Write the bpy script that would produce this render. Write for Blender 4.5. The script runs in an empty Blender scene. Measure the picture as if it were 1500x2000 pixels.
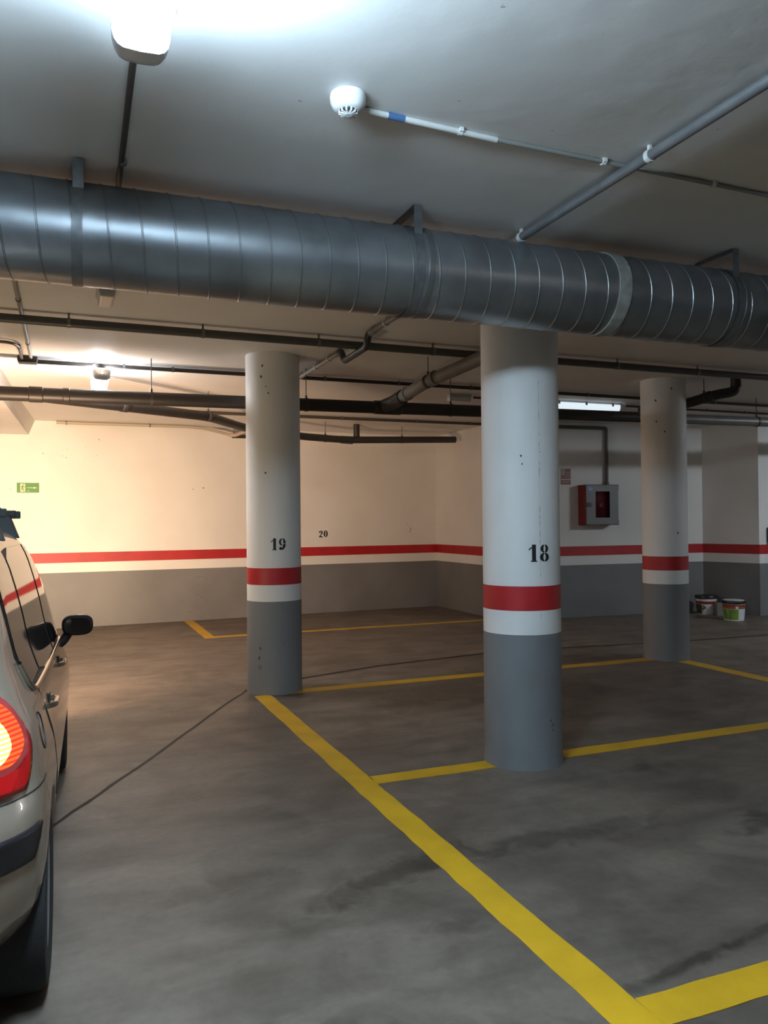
import bpy, bmesh, math, random
from mathutils import Vector, Matrix
random.seed(7)
PI = math.pi
S = bpy.context.scene
COL = S.collection

# ------------------------------------------------------------------ materials
def nt(name):
    m = bpy.data.materials.new(name); m.use_nodes = True
    n = m.node_tree; b = n.nodes['Principled BSDF']
    return m, n, b

def mat(name, col, rough=.5, metal=0.0, noise=0.0, nscale=8.0, bump=0.0, bscale=60.0, coat=0.0, emit=None, es=0.0, spec=None):
    m, n, b = nt(name)
    b.inputs['Base Color'].default_value = (*col, 1)
    b.inputs['Roughness'].default_value = rough
    b.inputs['Metallic'].default_value = metal
    if coat: b.inputs['Coat Weight'].default_value = coat; b.inputs['Coat Roughness'].default_value = .05
    if spec is not None: b.inputs['Specular IOR Level'].default_value = spec
    tc = n.nodes.new('ShaderNodeTexCoord')
    if noise:
        t = n.nodes.new('ShaderNodeTexNoise'); t.inputs['Scale'].default_value = nscale; t.inputs['Detail'].default_value = 6
        n.links.new(tc.outputs['Object'], t.inputs['Vector'])
        r = n.nodes.new('ShaderNodeValToRGB')
        r.color_ramp.elements[0].position = .3; r.color_ramp.elements[1].position = .7
        r.color_ramp.elements[0].color = (*[c*(1-noise) for c in col], 1)
        r.color_ramp.elements[1].color = (*[min(1, c*(1+noise)) for c in col], 1)
        n.links.new(t.outputs['Fac'], r.inputs['Fac']); n.links.new(r.outputs['Color'], b.inputs['Base Color'])
    if bump:
        t2 = n.nodes.new('ShaderNodeTexNoise'); t2.inputs['Scale'].default_value = bscale; t2.inputs['Detail'].default_value = 4
        n.links.new(tc.outputs['Object'], t2.inputs['Vector'])
        bp = n.nodes.new('ShaderNodeBump'); bp.inputs['Strength'].default_value = bump; bp.inputs['Distance'].default_value = .01
        n.links.new(t2.outputs['Fac'], bp.inputs['Height']); n.links.new(bp.outputs['Normal'], b.inputs['Normal'])
    if emit:
        b.inputs['Emission Color'].default_value = (*emit, 1); b.inputs['Emission Strength'].default_value = es
    return m

def paint_wall(name, col, stain=.12):
    """painted concrete: faint blotches, a few small pits"""
    m, n, b = nt(name)
    tc = n.nodes.new('ShaderNodeTexCoord')
    a = n.nodes.new('ShaderNodeTexNoise'); a.inputs['Scale'].default_value = 1.3; a.inputs['Detail'].default_value = 8
    n.links.new(tc.outputs['Object'], a.inputs['Vector'])
    r = n.nodes.new('ShaderNodeValToRGB')
    r.color_ramp.elements[0].position = .3; r.color_ramp.elements[1].position = .65
    r.color_ramp.elements[0].color = (*[c*(1-stain) for c in col], 1); r.color_ramp.elements[1].color = (*col, 1)
    n.links.new(a.outputs['Fac'], r.inputs['Fac'])
    v = n.nodes.new('ShaderNodeTexNoise'); v.inputs['Scale'].default_value = 23; v.inputs['Detail'].default_value = 3
    n.links.new(tc.outputs['Object'], v.inputs['Vector'])
    r2 = n.nodes.new('ShaderNodeValToRGB')
    r2.color_ramp.elements[0].position = .215; r2.color_ramp.elements[1].position = .235
    r2.color_ramp.elements[0].color = (.45, .42, .38, 1); r2.color_ramp.elements[1].color = (1, 1, 1, 1)
    n.links.new(v.outputs['Fac'], r2.inputs['Fac'])
    mx = n.nodes.new('ShaderNodeMix'); mx.data_type = 'RGBA'; mx.blend_type = 'MULTIPLY'; mx.inputs[0].default_value = 1
    n.links.new(r.outputs['Color'], mx.inputs[6]); n.links.new(r2.outputs['Color'], mx.inputs[7])
    n.links.new(mx.outputs[2], b.inputs['Base Color'])
    b.inputs['Roughness'].default_value = .6
    t2 = n.nodes.new('ShaderNodeTexNoise'); t2.inputs['Scale'].default_value = 5; t2.inputs['Detail'].default_value = 9
    n.links.new(tc.outputs['Object'], t2.inputs['Vector'])
    bp = n.nodes.new('ShaderNodeBump'); bp.inputs['Strength'].default_value = .25; bp.inputs['Distance'].default_value = .02
    n.links.new(t2.outputs['Fac'], bp.inputs['Height']); n.links.new(bp.outputs['Normal'], b.inputs['Normal'])
    return m

def floor_mat():
    m, n, b = nt('power floated concrete')
    L = n.links.new
    tc = n.nodes.new('ShaderNodeTexCoord')
    def noise(scale, detail, dist=0, st=None, rough=.55):
        t = n.nodes.new('ShaderNodeTexNoise'); t.inputs['Scale'].default_value = scale
        t.inputs['Detail'].default_value = detail; t.inputs['Distortion'].default_value = dist; t.inputs['Roughness'].default_value = rough
        if st:
            mp = n.nodes.new('ShaderNodeMapping'); mp.inputs['Scale'].default_value = st
            L(tc.outputs['Object'], mp.inputs['Vector']); L(mp.outputs['Vector'], t.inputs['Vector'])
        else: L(tc.outputs['Object'], t.inputs['Vector'])
        return t
    def ramp(src, p0, c0, p1, c1):
        r = n.nodes.new('ShaderNodeValToRGB')
        r.color_ramp.elements[0].position = p0; r.color_ramp.elements[1].position = p1
        r.color_ramp.elements[0].color = (*c0, 1); r.color_ramp.elements[1].color = (*c1, 1)
        L(src, r.inputs['Fac']); return r.outputs['Color']
    def mul(a, c):
        mx = n.nodes.new('ShaderNodeMix'); mx.data_type = 'RGBA'; mx.blend_type = 'MULTIPLY'; mx.inputs[0].default_value = 1
        L(a, mx.inputs[6]); L(c, mx.inputs[7]); return mx.outputs[2]
    base = ramp(noise(.55, 9, .6).outputs['Fac'], .3, (.128, .104, .083), .7, (.215, .178, .145))
    mid = ramp(noise(2.3, 8, 1.2).outputs['Fac'], .33, (.66, .655, .65), .6, (1, 1, 1))
    streak = ramp(noise(1.6, 7, .4, (.6, 2.6, 1)).outputs['Fac'], .36, (.76, .75, .74), .62, (1.06, 1.05, 1.04))
    fine = ramp(noise(26, 5).outputs['Fac'], .3, (.88, .88, .88), .7, (1.05, 1.05, 1.05))
    c = mul(mul(mul(base, mid), streak), fine)
    # oil and tyre stains, also plain darker patches, each with its own shape: (x, y, rx, ry, angle, strength)
    for (x, y, rx, ry, ang, s) in DARK_MARKS:
        mp = n.nodes.new('ShaderNodeMapping'); mp.vector_type = 'TEXTURE'
        mp.inputs['Location'].default_value = (x, y, 0); mp.inputs['Rotation'].default_value = (0, 0, math.radians(ang))
        mp.inputs['Scale'].default_value = (rx, ry, 1)
        L(tc.outputs['Object'], mp.inputs['Vector'])
        ln = n.nodes.new('ShaderNodeVectorMath'); ln.operation = 'LENGTH'; L(mp.outputs['Vector'], ln.inputs[0])
        nz = noise(7, 6, 1.0)
        ad = n.nodes.new('ShaderNodeMath'); ad.operation = 'MULTIPLY_ADD'; ad.inputs[1].default_value = 2.6; ad.inputs[2].default_value = -1.3
        L(nz.outputs['Fac'], ad.inputs[0])
        su = n.nodes.new('ShaderNodeMath'); su.operation = 'ADD'; L(ln.outputs['Value'], su.inputs[0]); L(ad.outputs[0], su.inputs[1])
        k = 1 - s
        c = mul(c, ramp(su.outputs[0], .35, (k, k, k), 1.0, (1, 1, 1)))
    L(c, b.inputs['Base Color'])
    rr = n.nodes.new('ShaderNodeMapRange'); rr.inputs['To Min'].default_value = .36; rr.inputs['To Max'].default_value = .62
    L(noise(1.1, 6, .5).outputs['Fac'], rr.inputs['Value']); L(rr.outputs['Result'], b.inputs['Roughness'])
    b.inputs['Specular IOR Level'].default_value = .42
    bp = n.nodes.new('ShaderNodeBump'); bp.inputs['Strength'].default_value = .18; bp.inputs['Distance'].default_value = .01
    L(noise(9, 8).outputs['Fac'], bp.inputs['Height']); L(bp.outputs['Normal'], b.inputs['Normal'])
    return m

DARK_MARKS = [(3.35, 3.05, .34, .13, 8, .55), (1.35, 3.25, .62, .12, 22, .5), (2.25, 3.3, .75, .13, 2, .42), (3.35, 4.0, .18, .1, 0, .4),
          (1.42, 2.75, .22, .08, 10, .35), (2.02, 2.2, .42, .04, 10, .55), (2.55, 2.28, .5, .035, 12, .4),
          (2.6, 6.2, .5, .25, 10, .35), (3.2, 6.0, .4, .12, 30, .35), (.9, 2.2, .7, .14, -20, .3), (.55, 3.4, .35, .12, 5, .25)]

M = {}
M['white'] = paint_wall('white wall paint', (.74, .725, .70), .08)
M['colwhite'] = paint_wall('white column paint', (.74, .73, .715), .06)
M['ceil'] = paint_wall('ceiling paint', (.72, .70, .675), .10)
M['grey'] = paint_wall('grey dado paint', (.185, .185, .188), .22)
M['colgrey'] = paint_wall('grey column paint', (.185, .188, .195), .16)
M['red'] = mat('red stripe paint', (.40, .012, .016), .5, noise=.12, nscale=5)
M['yellow'] = mat('yellow road paint', (.56, .325, .008), .55, noise=.14, nscale=3.5, bump=.1)
M['black'] = mat('black stencil paint', (.008, .008, .008), .6)
M['floor'] = floor_mat()
M['joint'] = mat('joint sealant', (.012, .010, .009), .7)
M['galv'] = mat('galvanised sheet', (.285, .305, .325), .37, .85, noise=.22, nscale=3.5, bump=.03, bscale=14)
M['galvdark'] = mat('galvanised strap', (.20, .21, .22), .5, .8, noise=.2, nscale=20)
M['tape'] = mat('sealing mastic', (.30, .30, .27), .55, .3, noise=.25, nscale=18, bump=.3, bscale=40)
M['seam'] = mat('folded seam', (.26, .28, .29), .4, .9)
M['pvc'] = mat('grey pvc pipe', (.075, .070, .065), .42, noise=.12, nscale=6)
M['pvcdark'] = mat('dark grey drain pipe', (.030, .027, .025), .45, noise=.15, nscale=6)
M['pvclight'] = mat('light grey pipe', (.17, .162, .15), .42, noise=.12, nscale=6)
M['condu'] = mat('grey conduit', (.055, .048, .042), .5)
M['condwhite'] = mat('white conduit', (.62, .62, .60), .4)
M['condpaint'] = mat('overpainted conduit', (.24, .235, .22), .55)
M['blue'] = mat('blue tape', (.06, .13, .28), .5)
M['cream'] = mat('cream conduit', (.42, .37, .28), .45)
M['pink'] = mat('pinkish plastic elbow', (.48, .36, .31), .5)
M['rod'] = mat('threaded steel rod', (.06, .052, .046), .55, .3)
M['zinc'] = mat('zinc coated pipe', (.24, .25, .26), .4, .6, noise=.15, nscale=9)
M['steel'] = mat('bright steel', (.6, .6, .6), .25, 1.0)
M['plastic'] = mat('white plastic', (.78, .79, .80), .3)
M['plasticgrey'] = mat('grey plastic housing', (.36, .37, .38), .45)
M['slot'] = mat('dark slot', (.03, .03, .03), .6)

# ------------------------------------------------------------------ mesh builder
class MB:
    def __init__(s): s.v = []; s.f = []; s.smooth = []
    def add(s, vs, fs, smooth=False):
        o = len(s.v); s.v += [tuple(x) for x in vs]
        for f in fs: s.f.append(tuple(i+o for i in f)); s.smooth.append(smooth)
        return s
    def box(s, lo, hi):
        x0, y0, z0 = lo; x1, y1, z1 = hi
        return s.add([(x0,y0,z0),(x1,y0,z0),(x1,y1,z0),(x0,y1,z0),(x0,y0,z1),(x1,y0,z1),(x1,y1,z1),(x0,y1,z1)],
                     [(0,3,2,1),(4,5,6,7),(0,1,5,4),(1,2,6,5),(2,3,7,6),(3,0,4,7)])
    def prism(s, poly, h0, h1, axis='z'):
        n = len(poly)
        def P(a, b, h):
            return (a, b, h) if axis == 'z' else ((a, h, b) if axis == 'y' else (h, a, b))
        vs = [P(a, b, h0) for a, b in poly] + [P(a, b, h1) for a, b in poly]
        fs = [tuple(range(n))[::-1], tuple(range(n, 2*n))] + [(i, (i+1) % n, n+(i+1) % n, n+i) for i in range(n)]
        return s.add(vs, fs)
    def tube(s, pts, r, n=16, caps=True, radii=None):
        P = [Vector(p) for p in pts]; k = len(P)
        T = []
        for i in range(k):
            a = P[i]-P[i-1] if i else P[1]-P[0]; b = P[i+1]-P[i] if i < k-1 else P[i]-P[i-1]
            T.append((a.normalized()+b.normalized()).normalized())
        up = Vector((0,0,1)) if abs(T[0].z) < .9 else Vector((1,0,0))
        N = (up-T[0]*up.dot(T[0])).normalized(); vs = []
        for i in range(k):
            N = (N-T[i]*N.dot(T[i])).normalized(); B = T[i].cross(N)
            rr = radii[i] if radii else r
            vs += [P[i]+N*(rr*math.cos(2*PI*j/n))+B*(rr*math.sin(2*PI*j/n)) for j in range(n)]
        fs = [(i*n+j, i*n+(j+1) % n, (i+1)*n+(j+1) % n, (i+1)*n+j) for i in range(k-1) for j in range(n)]
        s.add(vs, fs, True)
        if caps:
            o = len(s.v)-len(vs)
            s.f.append(tuple(o+j for j in range(n))[::-1]); s.smooth.append(False)
            s.f.append(tuple(o+(k-1)*n+j for j in range(n))); s.smooth.append(False)
        return s
    def lathe(s, prof, c=(0,0,0), n=48, axis='z', smooth=True):
        vs = []
        for r, h in prof:
            for j in range(n):
                a = 2*PI*j/n; u, w = r*math.cos(a), r*math.sin(a)
                p = (u, w, h) if axis == 'z' else ((h, u, w) if axis == 'x' else (w, h, u))
                vs.append((p[0]+c[0], p[1]+c[1], p[2]+c[2]))
        k = len(prof)
        fs = [(i*n+j, i*n+(j+1) % n, (i+1)*n+(j+1) % n, (i+1)*n+j) for i in range(k-1) for j in range(n)]
        return s.add(vs, fs, smooth)
    def grid(s, rows, smooth=True, close=False):
        nr, nc = len(rows), len(rows[0]); vs = [p for r in rows for p in r]
        fs = [(i*nc+j, i*nc+(j+1) % nc, (i+1)*nc+(j+1) % nc, (i+1)*nc+j) for i in range(nr-1) for j in range(nc if close else nc-1)]
        return s.add(vs, fs, smooth)
    def build(s, name, m, parent=None, bevel=0, fix=True, autosmooth=True):
        me = bpy.data.meshes.new(name); me.from_pydata(s.v, [], s.f); me.materials.append(m)
        for p, sm in zip(me.polygons, s.smooth): p.use_smooth = sm
        if fix:
            b = bmesh.new(); b.from_mesh(me)
            bmesh.ops.remove_doubles(b, verts=b.verts, dist=1e-6)
            bmesh.ops.recalc_face_normals(b, faces=b.faces)
            for e in b.edges:
                if len(e.link_faces) == 2 and e.calc_face_angle(0) > .7: e.smooth = False
            b.to_mesh(me); b.free()
        me.update()
        o = bpy.data.objects.new(name, me); COL.objects.link(o)
        if parent: o.parent = parent
        if bevel:
            md = o.modifiers.new('bevel', 'BEVEL'); md.width = bevel; md.segments = 2; md.limit_method = 'ANGLE'
        return o

def fillet(pts, r=.05, n=6):
    P = [Vector(p) for p in pts]; out = [P[0]]
    for i in range(1, len(P)-1):
        a = (P[i-1]-P[i]); b = (P[i+1]-P[i]); d = min(r, a.length*.45, b.length*.45)
        p0 = P[i]+a.normalized()*d; p1 = P[i]+b.normalized()*d
        for k in range(n+1):
            t = k/n; out.append(p0*(1-t)**2+P[i]*2*t*(1-t)+p1*t*t)
    out.append(P[-1]); return out

def tag(o, label=None, cat=None, group=None, kind=None):
    if label: o['label'] = label
    if cat: o['category'] = cat
    if group: o['group'] = group
    if kind: o['kind'] = kind
    return o
def empty(name, loc=(0,0,0), rz=0):
    o = bpy.data.objects.new(name, None); COL.objects.link(o); o.location = loc; o.rotation_euler = (0,0,rz)
    o.empty_display_size = .1
    return o
def children(o): return [c for c in bpy.data.objects if c.parent == o]
def copy_tree(o, parent=None):
    c = o.copy(); COL.objects.link(c); c.parent = parent
    for ch in children(o): copy_tree(ch, c)
    return c

# ------------------------------------------------------------------ shell
ZC = 3.10
XL, XR, YF = -6.0, 14.0, -6.0
def by(x): return 12.835+.046*x            # back wall plan line
def iy(x): return 10.66-.063*(x-6.28)      # inner wall with the hose cabinet
floor = MB().box((XL-.3, YF-.3, -.2), (XR+.3, 13.6, 0)).build('floor', M['floor']); tag(floor, kind='structure')
ceil = MB().box((XL-.3, YF-.3, ZC), (XR+.3, 13.6, ZC+.2)).build('ceiling', M['ceil']); tag(ceil, kind='structure')

Z0, Z1, Z2 = .83, .978, 1.128
def wall(name, a, b, outward):
    """wall slab from plan point a to b with a red stripe and a grey dado painted on its room face"""
    ax, ay = a; bx, by_ = b; ox, oy = outward
    w = MB().prism([(ax,ay),(bx,by_),(bx+ox,by_+oy),(ax+ox,ay+oy)], 0, ZC).build(name, M['white'])
    tag(w, kind='structure')
    l = math.hypot(ox, oy); ex, ey = -ox/l*.0025, -oy/l*.0025
    def band(n, z0, z1, m):
        return MB().prism([(ax,ay),(bx,by_),(bx+ex,by_+ey),(ax+ex,ay+ey)], z0, z1).build(n, m, w)
    tag(band('red_stripe', Z1, Z2, M['red']), 'red painted stripe')
    tag(band('grey_dado', 0, Z0, M['grey']), 'grey painted lower wall')
    return w
wall('wall_back', (XL, by(XL)), (6.28, by(6.28)), (0, .2))
wall('wall_side', (6.28, iy(6.28)), (6.28, by(6.28)), (.2, 0))
wall('wall_inner', (6.28, iy(6.28)), (9.96, iy(9.96)), (0, .2))
wall('wall_corner', (9.96, iy(9.96)), (10.19, 9.467), (.2, .05))
wall('wall_right_back', (10.19, 9.467), (XR, 9.467), (0, .2))
wall('wall_right', (XR, 9.467), (XR, YF), (.2, 0))
wall('wall_left', (XL, YF), (XL, by(XL)), (-.2, 0))
wall('wall_front', (XL, YF), (XR, YF), (0, -.2))
# lowered ramp soffit at the left
bm = MB()
T1, T2, B1, B2 = (-.66, 8.0), (-.435, 12.81), (-.675, 8.0), (-.52, 12.81)
bm.add([(*T1, ZC), (*T2, ZC), (*B2, 2.885), (*B1, 2.885), (-5.99, 8.0, ZC), (-5.99, 12.55, ZC), (-5.99, 12.55, 2.885), (-5.99, 8.0, 2.885)],
       [(0,1,2,3), (3,2,6,7), (4,5,1,0), (0,3,7,4), (1,5,6,2), (4,7,6,5)])
sf = bm.build('ceiling_soffit', M['ceil']); tag(sf, kind='structure')

# floor paint and joint, children of the floor
def strip(name, poly, m, label=None, z=.0022):
    o = MB().prism(poly, .0002, z).build(name, m, floor)
    if label: o['label'] = label
    return o
def rough_rect(x0, x1, y0, y1, step=.12, j=.004):
    """rectangle outline with a slightly uneven hand-painted edge"""
    p = []
    def edge(a, b):
        n = max(1, int(math.hypot(b[0]-a[0], b[1]-a[1])/step))
        for i in range(n):
            t = i/n; p.append((a[0]+(b[0]-a[0])*t+random.uniform(-j, j), a[1]+(b[1]-a[1])*t+random.uniform(-j, j)))
    edge((x0,y0),(x1,y0)); edge((x1,y0),(x1,y1)); edge((x1,y1),(x0,y1)); edge((x0,y1),(x0,y0)); return p
yl = 'yellow painted bay line'
strip('parking_line', rough_rect(1.547, 1.697, -2.0, 7.03), M['yellow'], yl)
strip('parking_line', rough_rect(1.697, 6.22, 7.0, 7.16), M['yellow'], yl)
strip('parking_line', rough_rect(1.697, 7.9, 4.385, 4.53), M['yellow'], yl)
strip('parking_line', rough_rect(1.697, 7.9, 1.95, 2.10), M['yellow'], yl)
strip('parking_line', rough_rect(6.15, 6.31, 1.0, 6.99), M['yellow'], yl, .0026)
strip('parking_line', rough_rect(1.72, 1.865, 10.83, 12.88), M['yellow'], yl)
strip('parking_line', rough_rect(1.865, 6.27, 10.85, 10.98), M['yellow'], yl)
J = [(-.75,3.15),(-.046,4.496),(.53,5.50),(1.25,6.82),(1.55,7.32),(2.18,7.65),(3.11,7.96),(4.54,8.19),(5.57,8.13),(6.65,8.0),(7.33,7.93),(8.62,7.89),(11,7.7)]
jl = []; jr = []
for i in range(len(J)-1):
    n = 8; (x0,y0),(x1,y1) = J[i], J[i+1]; L_ = math.hypot(x1-x0, y1-y0); nx, ny = -(y1-y0)/L_, (x1-x0)/L_
    for k in range(n):
        t = k/n; e = random.uniform(-.004, .004); w = (.011 if i < 4 else .027)+random.uniform(-.002, .002)
        x, y = x0+(x1-x0)*t+nx*e, y0+(y1-y0)*t+ny*e
        jl.append((x+nx*w, y+ny*w)); jr.append((x-nx*w, y-ny*w))
jm = MB(); jm.grid([[(x, y, .0018) for x, y in jl], [(x, y, .0018) for x, y in jr]], smooth=False)
jo = jm.build('floor_joint', M['joint'], floor); jo['label'] = 'thin black expansion joint'

# ------------------------------------------------------------------ stencil numerals
def arc(cx, cy, ro, ri, a0, a1, n=14, off=(0, 0)):
    """crescent strip between two ellipses: ro=(rx,ry) outer, ri=(rx,ry) inner shifted by off"""
    o = []; i_ = []
    for k in range(n+1):
        a = math.radians(a0+(a1-a0)*k/n)
        o.append((cx+ro[0]*math.cos(a), cy+ro[1]*math.sin(a))); i_.append((cx+off[0]+ri[0]*math.cos(a), cy+off[1]+ri[1]*math.sin(a)))
    return [o, i_]
def quadstrip(x0, y0, x1, y1, n=4):
    return [[(x0+(x1-x0)*k/n, y1) for k in range(n+1)], [(x0+(x1-x0)*k/n, y0) for k in range(n+1)]]
def digit(ch):
    """list of strips in a cell 0..~.62 wide and 0..1 tall; stencil fat-face numerals"""
    if ch == '1':
        return [quadstrip(.20, .05, .44, 1.0), quadstrip(.11, 0, .52, .06), arc(.22, .68, (.21, .17), (.14, .10), 88, 185, 8)], .56
    if ch == '8':
        return [arc(.34, .755, (.27, .245), (.075, .19), 100, 262), arc(.34, .755, (.27, .245), (.075, .19), 80, -82),
                arc(.34, .26, (.32, .26), (.085, .19), 98, 265), arc(.34, .26, (.32, .26), (.085, .19), 82, -85)], .66
    if ch == '0':
        return [arc(.32, .5, (.32, .50), (.07, .43), 97, 263), arc(.32, .5, (.32, .50), (.07, .43), 83, -83)], .64
    if ch == '9':
        return [arc(.32, .68, (.29, .32), (.11, .25), 97, 263), arc(.32, .60, (.30, .40), (.09, .34), 82, -8),
                arc(.20, .50, (.42, .50), (.17, .44), 0, -80), arc(.17, .14, (.13, .13), (.0, .0), 0, 360, 16)], .63
    if ch == '2':
        return [arc(.16, .76, (.14, .13), (.0, .0), 0, 360, 16), arc(.29, .70, (.31, .30), (.08, .24), 105, -35),
                [[(.54, .52), (.42, .37), (.25, .22), (.08, .10)], [(.37, .56), (.27, .42), (.14, .26), (.03, .12)]],
                arc(.30, -.02, (.30, .22), (.26, .02), 172, 8)], .64
def numeral(text, h, place, name, parent, label, gap=.10):
    m = MB(); x = 0; cells = []
    for ch in text:
        st, w = digit(ch); cells.append((x, st)); x += w+gap
    W = x-gap
    for x0, st in cells:
        for rows in st:
            m.grid([[place((px+x0-W/2)*h, py*h) for px, py in r] for r in rows], smooth=False)
    o = m.build(name, M['black'], parent, fix=False)
    sd = o.modifiers.new('s', 'SOLIDIFY'); sd.thickness = .0006; sd.offset = 0
    o['label'] = label; return o

# ------------------------------------------------------------------ columns
def column(x, y, r, label, num=None, ang=None, zn=1.295, z=(.838, .988, 1.14), crack=None, chips=()):
    c = empty('column', (x, y, 0)); tag(c, label, 'column', 'round painted concrete columns')
    MB().lathe([(0, z[2]-.3), (r, z[2]-.3), (r, ZC), (0, ZC)], n=96).build('shaft', M['colwhite'], c)['label'] = 'white painted upper shaft'
    e = .0015
    def ring(n, z0, z1, m, e, l):
        o = MB().lathe([(r-.02, z0), (r+e, z0), (r+e, z1), (r-.02, z1)], n=96).build(n, m, c); o['label'] = l
    ring('red_band', z[1], z[2], M['red'], e, 'red painted band')
    ring('white_band', z[0], z[1], M['colwhite'], e*.5, 'white painted band')
    MB().lathe([(0, 0), (r+.006, 0), (r+.004, .02), (r+e, .05), (r+e, z[0]), (0, z[0])], n=96).build('grey_base', M['colgrey'], c)['label'] = 'grey painted base'
    if num:
        a0 = math.radians(ang)
        def pl(u, v): a = a0+u/r; return ((r+.0012)*math.cos(a), (r+.0012)*math.sin(a), zn+v)
        numeral(num, .107, pl, 'stencil_number', c, 'black stencilled '+num)
    if crack:
        ca, zt, zb = crack; rows = [[], []]; zz = zt
        while zz > zb:
            a = math.radians(ca)+random.uniform(-.004, .004); w = random.choice([.0003, .0005, .0008, .0022]) / r
            rows[0].append(((r+.0009)*math.cos(a-w), (r+.0009)*math.sin(a-w), zz)); rows[1].append(((r+.0009)*math.cos(a+w), (r+.0009)*math.sin(a+w), zz))
            zz -= random.uniform(.008, .03)
        MB().grid(rows, smooth=False).build('plaster_crack', M['crack'], c, fix=False)['label'] = 'fine vertical crack in the plaster'
    if chips:
        m = MB()
        for (ca, cz, s) in chips:
            a = math.radians(ca); n = 9; pts = []
            for k in range(n):
                t = 2*PI*k/n; rr = s*random.uniform(.5, 1.1); aa = a+rr*math.cos(t)/r
                pts.append(((r+.0016)*math.cos(aa), (r+.0016)*math.sin(aa), cz+rr*1.3*math.sin(t)))
            m.add(pts, [tuple(range(n))])
        m.build('paint_chip', M['chip'], c, fix=False)['label'] = 'small chips in the paint'
    return c
M['crack'] = mat('plaster crack', (.30, .30, .29), .8)
M['chip'] = mat('bare plaster chip', (.07, .06, .05), .8)
column(1.79, 7.244, .25, 'round column stencilled 19, white above a red band and grey base', '19', -94.5, 1.302,
       chips=[(-125, 2.97, .012), (-128, 2.87, .012), (-113, 2.72, .008), (-120, 2.0, .01), (-118, 2.78, .006), (-135, .25, .02), (-137, .33, .016), (-134, .42, .014)])
column(2.744, 4.463, .248, 'round column stencilled 18, nearest one, rising to the ventilation duct', '18', -94.8, 1.292, crack=(-93.4, 2.42, .86),
       chips=[(-75, .27, .014), (-78, .30, .009), (-74, .24, .008), (-120, 1.95, .007), (-119, 1.9, .006)])
column(6.208, 7.069, .243, 'round column without a number, beside the paint buckets', None, chips=[(-150, 2.85, .012), (-148, 2.62, .012), (-128, 2.5, .01), (-98, 1.4, .012), (-110, 2.97, .012)])

# number 20 on the back wall
def pl20(u, v): x = 4.085+u; return (x, by(x)-.001, 1.292+v)
wb = bpy.data.objects['wall_back']
numeral('20', .118, pl20, 'stencil_number', wb, 'black stencilled 20 on the back wall')

def wall_chips(name, spots):
    m = MB()
    for (x, z, s) in spots:
        n = 8; y = by(x)-.0032
        m.add([(x+s*random.uniform(.5, 1.1)*math.cos(2*PI*k/n), y, z+s*random.uniform(.5, 1.2)*math.sin(2*PI*k/n)) for k in range(n)], [tuple(range(n))])
    m.build(name, M['scuff'], wb, fix=False)['label'] = 'small chips and scuffs in the wall paint'
M['scuff'] = mat('scuffed paint', (.10, .092, .082), .8)
wall_chips('paint_chip', [(random.gauss(1.92, .09), random.uniform(.12, .74), random.uniform(.004, .012)) for _ in range(26)]
           + [(random.gauss(5.72, .04), random.uniform(1.36, 1.5), random.uniform(.005, .014)) for _ in range(6)]
           + [(random.gauss(2.02, .09), random.gauss(2.12, .015), random.uniform(.004, .012)) for _ in range(6)]
           + [(random.uniform(-.4, .5), random.uniform(2.2, 2.9), random.uniform(.004, .009)) for _ in range(7)])

# ------------------------------------------------------------------ ventilation duct
A = Vector((-5.978, 3.9147, 2.883)); B = Vector((8.6, 3.47, 2.752)); R = .22
duct = empty('ventilation_duct', A)
tag(duct, 'large round galvanised spiral ventilation duct hung under the ceiling', 'duct')
D = (B-A); LEN = D.length; D = D.normalized()
U = Vector((0,0,1)); Nn = (U-D*U.dot(D)).normalized(); Bn = D.cross(Nn)   # Bn points towards -Y side / +Y side
def dp(t, ang, r): return D*t+Nn*(r*math.cos(ang))+Bn*(r*math.sin(ang))
n = 72
MB().grid([[dp(LEN*i/60, 2*PI*j/n, R) for j in range(n)] for i in range(61)], close=True).build('duct_tube', M['galv'], duct)
pitch = .139; turns = int(LEN/pitch); k = 40
sp = []
for i in range(turns*k+1):
    a = 2*PI*i/k; sp.append(dp(i/k*pitch, a, R+.0005))
# flattened seam: ridge strip of triangular section along the helix
rows = []
for i in range(turns*k+1):
    a = 2*PI*i/k; t = i/k*pitch
    rows.append([dp(t-.0055, a, R-.001), dp(t-.002, a, R+.0035), dp(t+.002, a, R+.0035), dp(t+.0055, a, R-.001)])
MB().grid(rows, smooth=False).build('spiral_seam', M['seam'], duct, fix=False)
def collar(x, w, m, name, dr=.006, label=None):
    t = (x-A.x)/D.x; g = []
    for s_, rr in ((-w/2, R), (-w/2, R+dr), (-w/6, R+dr*1.1), (w/6, R+dr*1.1), (w/2, R+dr), (w/2, R)):
        g.append([dp(t+s_, 2*PI*j/n, rr+(random.uniform(-.0012, .0012) if m is M['tape'] else 0)) for j in range(n)])
    o = MB().grid(g, close=True).build(name, m, duct)
    if label: o['label'] = label
collar(2.78, .075, M['tape'], 'joint_collar', .007, 'mastic sealed joint')
collar(.06, .03, M['seam'], 'joint_collar', .004); collar(1.66, .03, M['seam'], 'joint_collar', .004); collar(3.62, .03, M['seam'], 'joint_collar', .004)
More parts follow.
